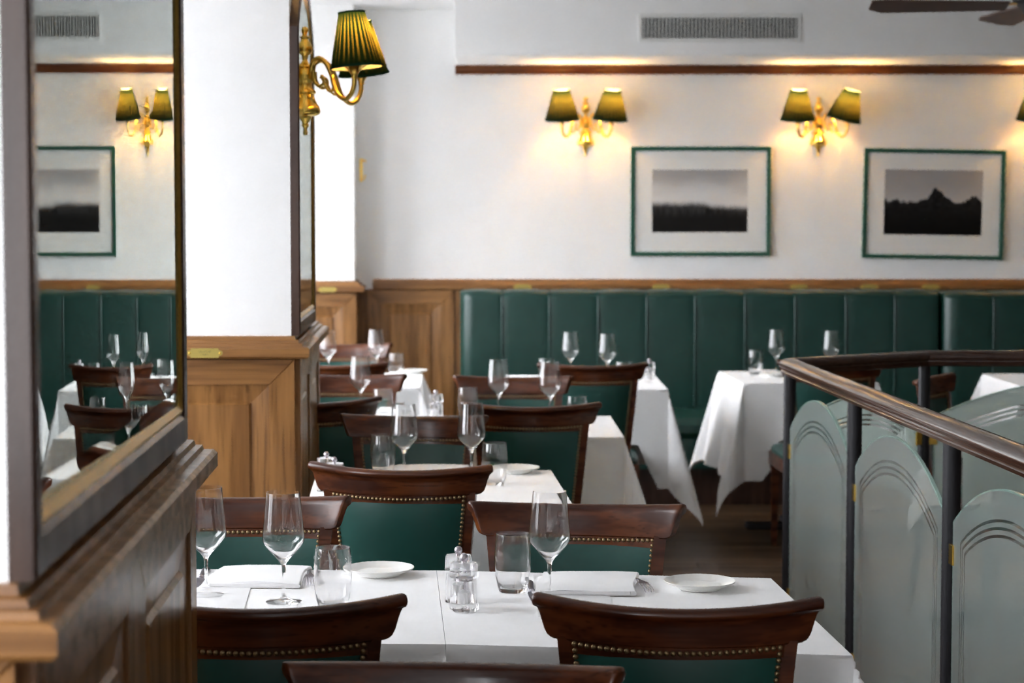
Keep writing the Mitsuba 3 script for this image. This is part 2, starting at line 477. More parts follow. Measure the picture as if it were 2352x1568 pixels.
a = py(470, 808, 5.774)
plaque(TM(a[0], 5.774, 1.131), 'brass name plaque with two lines of engraving on the second pillar ledge', [('Oliver B. W', 0.002, 0.0052), ('London', -0.0065, 0.0045)])
a = py(752, 652, 11.06)
plaque(TM(a[0], 11.064, 1.131), 'brass plaque on the ledge of the corner pillar')
for x, lab in ((1200, 'brass plaque on the dado cap nearest the bench end by the oak wainscot'), (1518, 'brass plaque on the dado cap under the first framed photograph'),
               (1835, 'brass plaque on the dado cap below the second wall lamp'), (1997, 'brass plaque on the dado cap under the second photograph, nearer the lamp'),
               (2138, 'brass plaque on the dado cap under the second photograph, above the bench joint')):
    a = py(x, 652, WALL_Y - 0.052)
    plaque(TM(a[0], WALL_Y - 0.052, 1.137), lab, None, 'plaques along the back wall')

# ------------------------------------------------------------------ sconces
COLUMN = [(0.002, 0.338), (0.008, 0.336), (0.0118, 0.329), (0.0105, 0.322), (0.0075, 0.317), (0.008, 0.311), (0.016, 0.307), (0.015, 0.303), (0.011, 0.299), (0.016, 0.290), (0.023, 0.277),
          (0.0245, 0.268), (0.021, 0.258), (0.012, 0.249), (0.0085, 0.238), (0.0085, 0.232), (0.013, 0.224), (0.025, 0.217), (0.026, 0.213), (0.020, 0.209), (0.026, 0.200), (0.030, 0.188), (0.030, 0.178),
          (0.026, 0.168), (0.021, 0.163), (0.020, 0.155), (0.024, 0.146), (0.033, 0.138), (0.035, 0.131), (0.028, 0.126), (0.029, 0.118), (0.036, 0.102), (0.045, 0.088), (0.049, 0.076),
          (0.046, 0.066), (0.034, 0.060), (0.020, 0.058), (0.018, 0.052), (0.012, 0.042), (0.009, 0.036), (0.012, 0.030), (0.006, 0.022), (0.006, 0.012), (0.008, 0.006), (0.006, 0.0)]


def half_lathe(prof, n=24):
    a = np.linspace(0, math.pi, n)
    loops = [[(r * math.cos(q), -r * math.sin(q), z) for q in a] for r, z in prof]
    return loft(loops)


CM = half_lathe(COLUMN)
ARM = spline([(0.10, 0.196), (0.13, 0.222), (0.25, 0.236), (0.40, 0.222), (0.52, 0.185), (0.58, 0.150), (0.66, 0.122), (0.80, 0.106), (0.92, 0.118), (0.99, 0.145), (1.0, 0.168)], 8)
SCROLL = spline([(0.14, 0.200), (0.16, 0.172), (0.24, 0.152), (0.34, 0.154), (0.37, 0.170), (0.33, 0.181), (0.30, 0.174)], 6)
SCROLL2 = spline([(0.34, 0.172), (0.40, 0.150), (0.46, 0.135), (0.54, 0.132), (0.56, 0.144)], 6)


def shade_mesh(shrink=0.0, ripple=1.0, n=280):
    rows = 10
    loops, uv = [], []
    a = np.arange(n + 1) * 2 * np.pi / n
    v, f = [], []
    for i in range(rows + 1):
        t = i / rows
        A, B = 0.0975 + (0.047 - 0.0975) * t, 0.080 + (0.040 - 0.080) * t
        rip = 1 - shrink + ripple * 0.018 * np.sin(a * 28) * math.sin(math.pi * min(max(t, 0.02), 0.98)) ** 0.4
        v.append(np.stack([A * rip * np.cos(a), B * rip * np.sin(a), np.full(n + 1, 0.170 * t)], 1))
        uv.append(np.stack([a / (2 * np.pi), np.full(n + 1, t)], 1))
    j = np.arange(n)
    for i in range(rows):
        q = np.stack([i * (n + 1) + j, i * (n + 1) + j + 1, (i + 1) * (n + 1) + j + 1, (i + 1) * (n + 1) + j], 1)
        f += [q[:, [0, 1, 2]], q[:, [0, 2, 3]]]
    return mesh(np.vstack(v), np.vstack(f)), np.vstack(uv)


def trim_ring(A, B, z, h):
    a = np.arange(48) * 2 * np.pi / 48
    lp = lambda s, zz: np.stack([(A + s) * np.cos(a), (B + s) * np.sin(a), np.full(48, zz)], 1)
    return loft([lp(-0.001, z), lp(0.0022, z), lp(0.0022, z + h), lp(-0.001, z + h)], ring=True)


SM, SUV = shade_mesh()
LINING_PLY = P(shade_mesh(0.03, 0.0, 64)[0], 'shade_lining', smooth=True)
CUP = lathe([(0.006, 0.0), (0.010, 0.002), (0.009, 0.010), (0.011, 0.014), (0.016, 0.022), (0.026, 0.032), (0.043, 0.042), (0.044, 0.045), (0.022, 0.045), (0.012, 0.040), (0.0095, 0.048), (0.0095, 0.129), (0.003, 0.130)], 28)
BULB = lathe([(0.003, 0.0), (0.010, 0.006), (0.0155, 0.020), (0.0165, 0.032), (0.012, 0.048), (0.005, 0.060), (0.001, 0.064)], 20)
CH, SCH = P(CM, 'brass', smooth=50), P(SM, 'pleated_silk', smooth=True, uv=SUV)
SHADE_PLY = P(SM, 'pleated_silk', smooth=True, uv=SUV)
TRIMS = P(trim_ring(0.0975, 0.080, -0.001, 0.007), 'shade_trim', smooth=40), P(trim_ring(0.047, 0.040, 0.165, 0.006), 'shade_trim', smooth=40)
CUP_PLY, COL_PLY = P(CUP, 'brass', smooth=50), P(CM, 'brass', smooth=50)
BULB_PLY = P(BULB, 'bulb', smooth=True)
BULB_PLY['emitter'] = {'type': 'area', 'radiance': rgb(LAMP * 1.0, LAMP * 0.60, LAMP * 0.22)}
ARM_PLY = {}
for s in (-1, 1):
    mp = lambda c: [(s * (0.012 + 0.128 * t), -0.006 - 0.160 * t, z) for t, z in c]
    ARM_PLY[s] = P(cat(tube(mp(ARM), 0.0075, 12), tube(mp(SCROLL), np.linspace(0.0060, 0.0042, len(SCROLL)), 8), tube(mp(SCROLL2), 0.0042, 8)), 'brass', smooth=60)


def sconce(M, label, tilt=(0, 0), lean=12):
    """column against the plane y = 0, arms and lamps towards -y; M places it"""
    k = thing('wall_sconce', label, 'wall lamp')
    put('column', COL_PLY, k, M)
    for s, tl in zip((-1, 1), tilt):
        put('arm', ARM_PLY[s], k, M)
        L = M @ TM(s * 0.140, -0.166, 0.166)
        put('cup', CUP_PLY, k, L)
        put('bulb', BULB_PLY, k, L @ TM(0, 0, 0.130))
        S = L @ TM(0, 0, 0.118) @ rot_y(tl) @ rot_x(lean) @ TM(0, 0, -0.085)
        sk = put('shade', SHADE_PLY, k, S)
        put('lining', LINING_PLY, sk, S)
        for tr in TRIMS:
            put('trim', tr, sk, S)
    return k


def wall_pt(x, Y=WALL_Y):
    return (x - CX) * Y / F


sconce(TM(wall_pt(1344), WALL_Y, 1.885), 'brass two arm wall lamp with green shades, nearest the oak wainscot', (-2, 4))
sconce(TM(wall_pt(1876), WALL_Y, 1.885), 'brass two arm wall lamp between the two framed photographs, one shade tilted', (0, 14))
sconce(TM(wall_pt(2408), WALL_Y, 1.885), 'brass wall lamp cut by the picture edge, beyond the tree photograph', (0, 0))
m = np.eye(4)
m[:3, 0], m[:3, 1] = (0, 1, 0), (-1, 0, 0)
m[0, 3], m[1, 3], m[2, 3] = PX + 0.0208 + SH * 6.24, 6.24, 1.786
m[0, 0] = 0
sconce(m, 'brass wall lamp with pleated green shades mounted on the arched mirror', (0, -9), -5)

# ------------------------------------------------------------------ vent, pictures, hook, fan
k = thing('air_vent', 'long white air vent with dark vertical louvres on the bulkhead', 'vent')
y = 10.7
a, b = py(1466, 32, y), py(1840, 97, y)
x0, x1, z1, z0 = a[0], b[0], a[2], b[2]
lp = lambda i, d: [(x0 + i, y - d, z0 + i), (x1 - i, y - d, z0 + i), (x1 - i, y - d, z1 - i), (x0 + i, y - d, z1 - i)]
put('frame', P(loft([lp(0, 0), lp(0, 0.006), lp(0.004, 0.010), lp(0.020, 0.010), lp(0.022, 0.0)], ring=True), 'vent_white'), k)
put('backing', P(box(x0 + 0.02, x1 - 0.02, y - 0.002, y, z0 + 0.02, z1 - 0.02), 'vent_dark'), k)
n = 42
sl = []
for i in range(n):
    xx = x0 + 0.022 + (i + 0.5) * (x1 - x0 - 0.044) / n
    sl.append(box(xx - 0.0045, xx + 0.0045, y - 0.012, y - 0.002, z0 + 0.021, z1 - 0.021))
kk = put('slats', P(cat(*sl), 'vent_slat'), k)
labels[kk] = {'kind': 'stuff'}


def picture(cx, cz, w, h, iw, ih, dx, dz, deg, photo, label):
    k = thing('framed_photograph', label, 'picture')
    M = TM(cx, WALL_Y, cz) @ rot_y(deg)
    lp = lambda a, b, d: [(-a, -d, -b), (a, -d, -b), (a, -d, b), (-a, -d, b)]
    A, B, q = w / 2, h / 2, 0.024
    put('frame', P(xf(loft([lp(A, B, 0.002), lp(A, B, 0.024), lp(A - 0.003, B - 0.003, 0.028), lp(A - q + 0.003, B - q + 0.003, 0.026), lp(A - q, B - q, 0.016), lp(A - q, B - q, 0.002)], ring=True), M), 'frame_green'), k)
    put('mount', P(xf(box(-A + q - 0.002, A - q + 0.002, -0.014, -0.002, -B + q - 0.002, B - q + 0.002), M), 'mat_board'), k)
    v = np.array([[dx - iw / 2, -0.0146, dz - ih / 2], [dx + iw / 2, -0.0146, dz - ih / 2], [dx + iw / 2, -0.0146, dz + ih / 2], [dx - iw / 2, -0.0146, dz + ih / 2]])
    v = np.vstack([v, v + [0, 0.0006, 0]])
    f = [[0, 1, 2], [0, 2, 3], [4, 6, 5], [4, 7, 6], [0, 4, 5], [0, 5, 1], [1, 5, 6], [1, 6, 2], [2, 6, 7], [2, 7, 3], [3, 7, 4], [3, 4, 0]]
    put('print', P(xf(mesh(v, f), M), photo, uv=np.array([[0, 0], [1, 0], [1, 1], [0, 1]] * 2, float)), k)


s = WALL_Y / F
zc = lambda yy: py(CX, yy, WALL_Y - 0.03)[2]
s = (WALL_Y - 0.03) / F
picture((1609 - CX) * s, zc(462.5), 321 * s, 250 * s, 219 * s, 143 * s, -2 * s, 1 * s, 0.0, 'photo_hill', 'green framed black and white photograph of a misty hillside')
picture((2143.5 - CX) * s, zc(469), 324 * s, 251 * s, 225 * s, 149 * s, -1 * s, 4 * s, 0.95, 'photo_trees', 'green framed black and white photograph of a dark tree line, hanging slightly askew')

k = thing('coat_hook', 'small brass double coat hook on the wall beside the corner pillar', 'hook')
hx = py(829, 390, 11.38)
M = TM(hx[0], WALL_Y, hx[2])
put('back_plate', P(xf(box(-0.008, 0.008, -0.004, 0, -0.065, 0.065, 0.002), M), 'brass'), k)
put('prong', P(xf(tube(spline([(0, -0.002, 0.045), (0.01, -0.03, 0.05), (0.02, -0.05, 0.055), (0.03, -0.055, 0.045)], 6), [0.004] * 18 + [0.006], 8), M), 'brass', smooth=50), k)
put('prong', P(xf(tube(spline([(0, -0.002, -0.045), (0.01, -0.02, -0.055), (0.022, -0.03, -0.045), (0.022, -0.03, -0.03)], 6), [0.004] * 18 + [0.006], 8), M), 'brass', smooth=50), k)

k = thing('ceiling_fan', 'dark wooden ceiling fan whose blade reaches in at the top corner', 'ceiling fan')
fx, fy, fz = 1.985, 7.5, 2.300
put('motor', P(xf(lathe([(0.02, 0.16), (0.03, 0.15), (0.085, 0.13), (0.10, 0.09), (0.10, 0.04), (0.075, 0.02), (0.05, -0.02), (0.02, -0.035), (0.001, -0.037)], 32), TM(fx, fy, fz)), 'iron', smooth=40), k)
put('down_rod', P(xf(lathe([(0.012, 0.14), (0.012, CEIL - fz)], 16), TM(fx, fy, fz)), 'iron', smooth=40), k)
blade = loft([[(0.12, -0.045, 0.0), (0.12, 0.045, 0.0), (0.12, 0.045, 0.008), (0.12, -0.045, 0.008)], [(0.58, -0.07, 0), (0.58, 0.07, 0), (0.58, 0.07, 0.008), (0.58, -0.07, 0.008)],
              [(0.635, -0.03, 0), (0.635, 0.06, 0), (0.635, 0.06, 0.008), (0.635, -0.03, 0.008)]])
blade.apply_transform(rot_x(12))
for a in (178, 92, 2, 272):
    put('blade', P(blade, 'fan_wood'), k, frame(fx, fy, fz + 0.02, a))
    put('bracket', P(box(0.05, 0.20, -0.015, 0.015, 0.008, 0.014), 'gilt'), k, frame(fx, fy, fz + 0.02, a))

# ------------------------------------------------------------------ banquettes
SEAMS = [1055, 1153, 1262, 1374, 1486, 1597, 1712, 1827, 1944, 2057, 2157]


def back_panel(x0, x1, y0, y1, z0, z1, bulge=0.005, round_l=False):
    """an upholstered channel: rounded top and edges, front towards -y"""
    nx, nz = (28 if round_l else 12), 14
    loops = []
    for i in range(nx + 1):
        t = i / nx
        x = x0 + (x1 - x0) * t
        e = 1 - abs(2 * t - 1) ** 10
        e2 = 1 - abs(2 * t - 1) ** 2.2
        lp = []
        fy = y0 + 0.004 * (1 - e) - bulge * e2 * 0.5
        rt = 0.045
        if round_l:
            fy += 0.075 * (1 - math.sqrt(1 - max(0, 1 - t / 0.32) ** 2))
        lp.append((x, y1, z0))
        lp.append((x, fy, z0))
        for q in np.linspace(0, 1, 6):
            lp.append((x, fy - 0.010 * math.sin(math.pi * q), z0 + (z1 - rt - z0) * (0.02 + 0.98 * q)))
        for q in np.linspace(0, math.pi / 2, 7)[1:]:
            lp.append((x, fy + rt - rt * math.cos(q), z1 - rt + rt * math.sin(q) - 0.006 * (1 - e2)))
        lp.append((x, y1, z1 - 0.006 * (1 - e2)))
        loops.append(lp)
    return loft(loops)


def seat_pad(x0, x1, y0, y1, z0, z1, r=0.035):
    return box(x0, x1, y0, y1, z0, z1, r)


def banquette(xs, y_back, label, zt, x_end_round):
    k = thing('banquette', label, 'bench')
    for i, (a, b) in enumerate(zip(xs[:-1], xs[1:])):
        put('back_panel', P(back_panel(a + 0.0012, b - 0.0012, y_back, WALL_Y - 0.06, 0.47, zt, round_l=i == 0), 'bench_leather', smooth=35), k)
    for a in xs[1:-1]:
        put('piping', P(tube([(a, y_back - 0.002, 0.48), (a, y_back - 0.010, 0.6), (a, y_back - 0.012, 0.8), (a, y_back - 0.008, 1.0), (a, y_back + 0.002, zt - 0.045), (a, y_back + 0.014, zt - 0.014), (a, y_back + 0.04, zt - 0.002)], 0.0055, 8), 'bench_leather', smooth=50), k)
    for i in range(0, len(xs) - 1, 3):
        a, b = xs[i], xs[min(i + 3, len(xs) - 1)]
        if b - a > 0.01:
            put('seat_cushion', P(seat_pad(a + 0.002, b - 0.002, 10.42, y_back + 0.02, 0.36, 0.47), 'bench_leather', smooth=20), k)
    put('seat_front', P(box(xs[0], xs[-1], 10.44, WALL_Y - 0.07, 0.20, 0.36), 'bench_leather'), k)
    put('plinth', P(box(xs[0] + 0.01, xs[-1] - 0.01, 10.50, WALL_Y - 0.08, 0, 0.20), 'dark_frame'), k)
    return k


YB = 11.02
xs = [(q - CX) * (YB - 0.01) / F for q in SEAMS]
banquette(xs, YB, 'long dark green leather bench with upright channels along the back wall', 1.128, True)
xs2 = [xs[-1] + 0.016 + 0.285 * i for i in range(11)]
banquette(xs2, YB - 0.03, 'second green leather bench section past the joint, behind the stair railing', 1.122, True)

# ------------------------------------------------------------------ stair railing
RAIL_X = 1.26
A = np.array([RAIL_X + SH * 6.80, 6.80])
B = np.array([1.507, 7.20])
N0 = np.array([RAIL_X + SH * 2.3, 2.3])
E = np.array([4.2, 7.17])
k = thing('stair_railing', 'stair railing with polished wooden handrail, dark posts and arched frosted glass panels', 'railing')
sec = [(-0.020, 0.0), (-0.030, 0.004), (-0.031, 0.012), (-0.026, 0.017), (-0.026, 0.022), (-0.034, 0.027), (-0.036, 0.036), (-0.031, 0.046), (-0.018, 0.054), (0, 0.057),
       (0.018, 0.054), (0.031, 0.046), (0.036, 0.036), (0.034, 0.027), (0.026, 0.022), (0.026, 0.017), (0.031, 0.012), (0.030, 0.004), (0.020, 0.0)]


def handrail(p, q, cut0=None, cut1=None):
    """a straight length with its ends cut along the given directions"""
    d = (q - p) / np.linalg.norm(q - p)
    nrm = np.array([-d[1], d[0]])
    loops = []
    for base, cut in ((p, cut0), (q, cut1)):
        c = nrm if cut is None else cut / np.linalg.norm(cut)
        sc = 1 / (c @ nrm)
        loops.append([(base[0] - c[0] * sc * u, base[1] - c[1] * sc * u, 0.988 + z) for u, z in sec])
    return loft(loops)


d1, d2, d3 = [(q - p) / np.linalg.norm(q - p) for p, q in ((N0, A), (A, B), (B, E))]
nn = lambda d: np.array([-d[1], d[0]])
c1, c2 = nn(d1) + nn(d2), nn(d2) + nn(d3)
for p, q, a, b in ((N0, A, None, c1), (A, B, c1, c2), (B, E, c2, None)):
    put('handrail', P(handrail(p, q, a, b), 'rail_wood', smooth=40), k)
posts = [A, np.array([RAIL_X + SH * 5.77, 5.77]), np.array([RAIL_X + SH * 4.70, 4.70]), np.array([RAIL_X + SH * 3.63, 3.63]), B, np.array([2.75, 7.185])]
for p in posts:
    put('post', P(xf(lathe([(0.038, 0), (0.038, 0.008), (0.0215, 0.012), (0.0215, 0.990)], 24), TM(p[0], p[1], 0)), 'iron', smooth=40), k)


def glass_panel(p, q):
    """an arched pane between two posts, frosted with three clear lines"""
    d = (q - p) / np.linalg.norm(q - p)
    p, q = p + d * 0.036, q - d * 0.036
    w = np.linalg.norm(q - p)
    nr = np.array([-d[1], d[0]])

    def lp(ins, t):
        return [(p[0] + d[0] * u + nr[0] * t, p[1] + d[1] * u + nr[1] * t, z) for u, z in arch(0, w, 0.07, 0.805, 0.137 * min(1, w / 0.9), ins, 28)]
    h = 0.004
    ring = lambda a, b: loft([lp(a, -h), lp(a, h), lp(b, h), lp(b, -h)], ring=True)
    ins = [0.004, 0.066, 0.073, 0.083, 0.090, 0.100, 0.107]
    gk = put('glass_panel', P(loft([lp(ins[6], -h), lp(ins[6], h)]), 'frosted'), k)
    labels[gk] = {'label': 'arched frosted glass pane'}
    put('clear_face', P(loft([lp(0.0, -h - 0.0012), lp(0.0, -h - 0.0006)]), 'clear_glass'), gk)
    put('polished_edge', P(ring(0, 0.004), 'glass_edge'), gk)
    for a, b in ((0, 1), (2, 3), (4, 5)):
        put('frosted_band', P(ring(ins[a], ins[b]), 'frosted'), gk)
    for a, b in ((1, 2), (3, 4), (5, 6)):
        put('clear_line', P(ring(ins[a], ins[b]), 'clear_glass'), gk)
    for e, s in ((p, 1), (q, -1)):
        for z in (0.225, 0.725):
            R = np.eye(4)
            R[:3, 0], R[:3, 1], R[:3, 3] = (*(d * s), 0), (*(nr * s), 0), (e[0], e[1], z)
            bk = put('bracket', P(xf(cat(box(-0.020, 0.012, -0.010, -0.0045, -0.024, 0.024, 0.001), box(-0.020, 0.012, 0.0045, 0.010, -0.024, 0.024, 0.001), box(-0.020, -0.012, -0.0045, 0.0045, -0.024, 0.024)), R), 'brass'), k)


for i, j in ((0, 1), (1, 2), (2, 3), (0, 4), (4, 5)):
    glass_panel(posts[i], posts[j])

# ------------------------------------------------------------------ chairs
RW, SAG = 0.235, 0.068          # half width of the top rail, forward curve of its ends
ZT = 0.900


def back_y(x, z):
    return -0.205 - (z - 0.46) * 0.135 + SAG * (x / RW) ** 2


def crest_rail():
    prof = [(-0.011, 0.000), (-0.0125, 0.004), (-0.0125, 0.030), (-0.012, 0.058), (-0.009, 0.070), (-0.003, 0.0765), (0.006, 0.079), (0.016, 0.0775), (0.0225, 0.072), (0.0245, 0.065), (0.022, 0.059),
            (0.016, 0.056), (0.0115, 0.052), (0.0105, 0.040), (0.0105, 0.004), (0.009, 0.0)]
    us = np.concatenate([[-1.0, -0.992, -0.975, -0.95, -0.92, -0.89], np.linspace(-0.85, 0.85, 29), [0.89, 0.92, 0.95, 0.975, 0.992, 1.0]])
    loops = []
    for u in us:
        lp = []
        au = abs(u)
        rise = 0.0 if au < 0.90 else 0.022 * (1 - math.sqrt(max(0, 1 - ((au - 0.90) / 0.10) ** 2)))
        pinch = 1.0 if au < 0.975 else 0.82 + 0.18 * math.sqrt(max(0, 1 - ((au - 0.975) / 0.025) ** 2))
        for b, z in prof:
            zz = 0.86 * (z + rise * max(0, 1 - z / 0.062)) + 0.013 * u * u * (0.3 + 0.7 * z / 0.079)
            zz = 0.04 + (zz - 0.04) * pinch
            x = RW * u * (1 - 0.075 * max(0, 1 - z / 0.079) * min(1, au * 1.0))
            Z = ZT - 0.081 + zz
            nx = -2 * SAG * u / RW
            ln = math.hypot(1, nx)
            y = back_y(x, Z) - b * pinch / ln
            lp.append((x - b * pinch * nx / ln, y, Z))
        loops.append(lp)
    return loft(loops)


def half_w(z):
    return 0.197 - 0.100 * (ZT - 0.089 - z) * 1.0


def plate(w_in, w_out, z0, z1, t0, t1, nu=24, nz=10, bulge=0.0, zcurve=0.0):
    """a curved board following the back between |x| = w(z); thickness from t0 (front) to t1 (rear)"""
    loops = []
    for i in range(nu + 1):
        s = -1 + 2 * i / nu
        lp = []
        for face, t in ((1, t0), (-1, t1)):
            order = range(nz + 1) if face == 1 else range(nz, -1, -1)
            for j in order:
                q = j / nz
                z = z0 + (z1 - z0) * q
                x = s * w_out(z)
                zz = z + zcurve * (s * s) * q
                e = (1 - abs(s) ** 4) * (1 - abs(2 * q - 1) ** 4)
                lp.append((x, back_y(x, zz) + t + (bulge * e if face == 1 else -bulge * e), zz))
        loops.append(lp)
    return loft(loops)


def post_mesh(s):
    """back upright running down into the rear leg"""
    pts = []
    for z in np.linspace(ZT - 0.072, 0.44, 10):
        x = s * (half_w(z) - 0.013)
        pts.append((x, back_y(x, z), z, 0.0135, 0.0115))
    for q in np.linspace(0, 1, 9)[1:]:
        z = 0.44 * (1 - q)
        x = s * (half_w(0.44) - 0.013 + 0.020 * q)
        pts.append((x, back_y(x, 0.44) + 0.0 - 0.085 * q ** 1.6, z, 0.0135 - 0.002 * q, 0.016 - 0.004 * q))
    loops = [[(x - a, y - b, z), (x + a, y - b, z), (x + a, y + b, z), (x - a, y + b, z)] for x, y, z, a, b in pts]
    return loft(loops)


def front_leg(s):
    loops = [[(s * 0.195 + a, 0.185 + b, z) for a, b in ((-r, -r), (r, -r), (r, r), (-r, r))] for z, r in ((0.40, 0.021), (0.36, 0.021), (0.34, 0.018), (0.1, 0.0135), (0.0, 0.012))]
    return loft(loops)


CR = P(crest_rail(), 'mahogany', smooth=38)
POST = {s: P(post_mesh(s), 'mahogany', smooth=30) for s in (-1, 1)}
ZP0, ZP1 = 0.52, ZT - 0.105
pw = lambda z: half_w(z) - 0.026
BAND = P(plate(None, lambda z: half_w(z) - 0.02, ZT - 0.100, ZT - 0.072, 0.0095, -0.0095, zcurve=0.006), 'mahogany', smooth=30)
LOWER = P(plate(None, lambda z: half_w(z) - 0.02, 0.485, 0.53, 0.010, -0.010), 'mahogany', smooth=30)
PANEL = P(plate(None, lambda z: half_w(z) - 0.022, 0.515, ZT - 0.085, 0.006, -0.006, bulge=0.012, zcurve=0.006), 'green_leather', smooth=30)
LEG = {s: P(front_leg(s), 'mahogany', smooth=30) for s in (-1, 1)}


def seat_frame():
    lp = lambda i, z: [(-0.205 + i, -0.20 + i, z), (0.205 - i, -0.20 + i, z), (0.222 - i, 0.21 - i, z), (-0.222 + i, 0.21 - i, z)]
    return loft([lp(0, 0.385), lp(0, 0.445), lp(0.02, 0.445), lp(0.02, 0.385)], ring=True)


def seat_cushion():
    out = []
    for z, i in ((0.440, 0.010), (0.446, 0.002), (0.462, 0.0), (0.474, 0.008), (0.482, 0.03), (0.486, 0.07)):
        t = np.arange(40) * 2 * np.pi / 40
        c, s = np.cos(t), np.sin(t)
        e = 0.28
        x = np.sign(c) * np.abs(c) ** e
        yy = np.sign(s) * np.abs(s) ** e
        w = 0.205 + 0.017 * (yy + 1) / 2
        out.append(np.stack([x * (w - i), 0.005 + yy * (0.207 - i), np.full(40, z)], 1))
    return loft(out)


SEATF, SEATC = P(seat_frame(), 'mahogany'), P(seat_cushion(), 'green_leather', smooth=40)
NAIL = lathe([(0.0050, 0.0), (0.0047, 0.0016), (0.0036, 0.0030), (0.0019, 0.0038), (0.0003, 0.0041)], 9)
NAIL_PLY = P(NAIL, 'aged_brass', smooth=True)


def nail_spots(side):
    """positions round the panel on the front (+1) or rear (-1) of the back"""
    out = []
    zt = ZT - 0.089
    n = 32
    for i in range(n):
        s = -1 + 2 * i / (n - 1)
        z = zt + 0.006 * s * s
        x = s * (half_w(z) - 0.028)
        out.append((x, z))
    m = 25
    for i in range(1, m):
        z = zt + 0.006 - i * 0.0112
        for s in (-1, 1):
            out.append((s * (half_w(z) - 0.028), z))
    return [(x, back_y(x, z) + side * 0.0095, z) for x, z in out]


NM = {}
for side in (-1, 1):
    NM[side] = []
    for x, yv, z in nail_spots(side):
        M = TM(x, yv, z) @ rot_x(-90 if side == 1 else 90)
        NM[side].append(M)
NAILS_ALL = {s: P(cat(*[xf(NAIL, M) for M in NM[s]]), 'aged_brass', smooth=False) for s in (-1, 1)}


def chair(cx, d_end, back_view, deg, label, group=None, single_nails=False):
    """placed by the middle of the top rail: cx is its place across, d_end how far off the rail's ends are"""
    k = thing('dining_chair', label, 'chair', group)
    a = deg if back_view else 180 + deg
    r = math.radians(a)
    fwd = np.array([-math.sin(r), math.cos(r)])
    end = np.array([cx, d_end])
    o = end - fwd * (back_y(RW, ZT))
    M = frame(o[0], o[1], 0, a)
    put('crest_rail', CR, k, M)
    for s in (-1, 1):
        put('leg', POST[s], k, M)
    for s in (-1, 1):
        put('leg', LEG[s], k, M)
    put('back_band', BAND, k, M)
    put('back_band', LOWER, k, M)
    p = put('back_pad', PANEL, k, M)
    labels[p] = {'label': 'dark green leather back pad'}
    side = -1 if back_view else 1
    if single_nails:
        for Q in NM[side]:
            put('nail', NAIL_PLY, p, M @ Q)
    else:
        labels[put('nails', NAILS_ALL[side], p, M)] = {'kind': 'stuff'}
    put('seat_frame', SEATF, k, M)
    labels[put('seat_cushion', SEATC, k, M)] = {'label': 'green leather seat'}
    return k


def chair_px(xl, xr, y, back_view, deg, label, single=False, dd=None):
    d = dd or (0.62 * F / (y - 503))
    return chair(((xl + xr) / 2 - CX) * d / F, d, back_view, deg, label, None, single)


chair_px(1233, 1885, 1365, True, -5, 'dark mahogany dining chair at the nearest table, its back turned, beside the stair railing', True)
chair_px(272, 922, 1365, True, 2, 'dark dining chair with its back turned, half hidden by the nearest mirrored pillar', True)
chair_px(1082, 1565, 1155, False, -6, 'mahogany dining chair facing us across the nearest table, behind the wine glass and side plate', True)
chair_px(312, 797, 1140, False, 2, 'orange brown dining chair facing us across the nearest table, in front of the oak panelling', True)
chair_px(640, 1430, 1535, False, -4, 'mahogany dining chair at the bottom edge of the picture, only its top rail showing')
chair_px(712, 1128, 1060, True, -9, 'red brown dining chair with bright nailed green back, in the middle behind the salt mills', True)
chair_px(778, 1118, 950, False, -6, 'dark dining chair facing us at the second table behind two wine glasses')
chair_px(1065, 1375, 920, True, 0, 'dark dining chair with its back turned at the third table from the front')
chair_px(1045, 1312, 860, False, -3, 'mahogany dining chair facing us at the third table, behind two blurred wine glasses')
chair_px(1238, 1485, 829, True, 0, 'mahogany dining chair with its back turned at the table before the green bench')
chair_px(575, 868, 911, True, 22, 'dark dining chair with its back turned just past the second pillar')
chair_px(663, 930, 856, False, 2, 'orange brown dining chair facing us past the second pillar behind one wine glass')
chair_px(643, 887, 828, True, 0, 'dining chair with its back turned in the far corner, before the last orange chair')
chair_px(685, 897, 785, False, 0, 'farthest orange brown dining chair, facing us by the corner pillar')
chair_px(1787, 2033, 831, True, 0, 'dark dining chair with its back turned at the table by the railing corner', False, 8.80)
chair(1.70, 7.85, False, 62, 'dining chair turned sideways behind the far side of the stair railing')

# ------------------------------------------------------------------ tables and cloths
ZTAB = 0.75


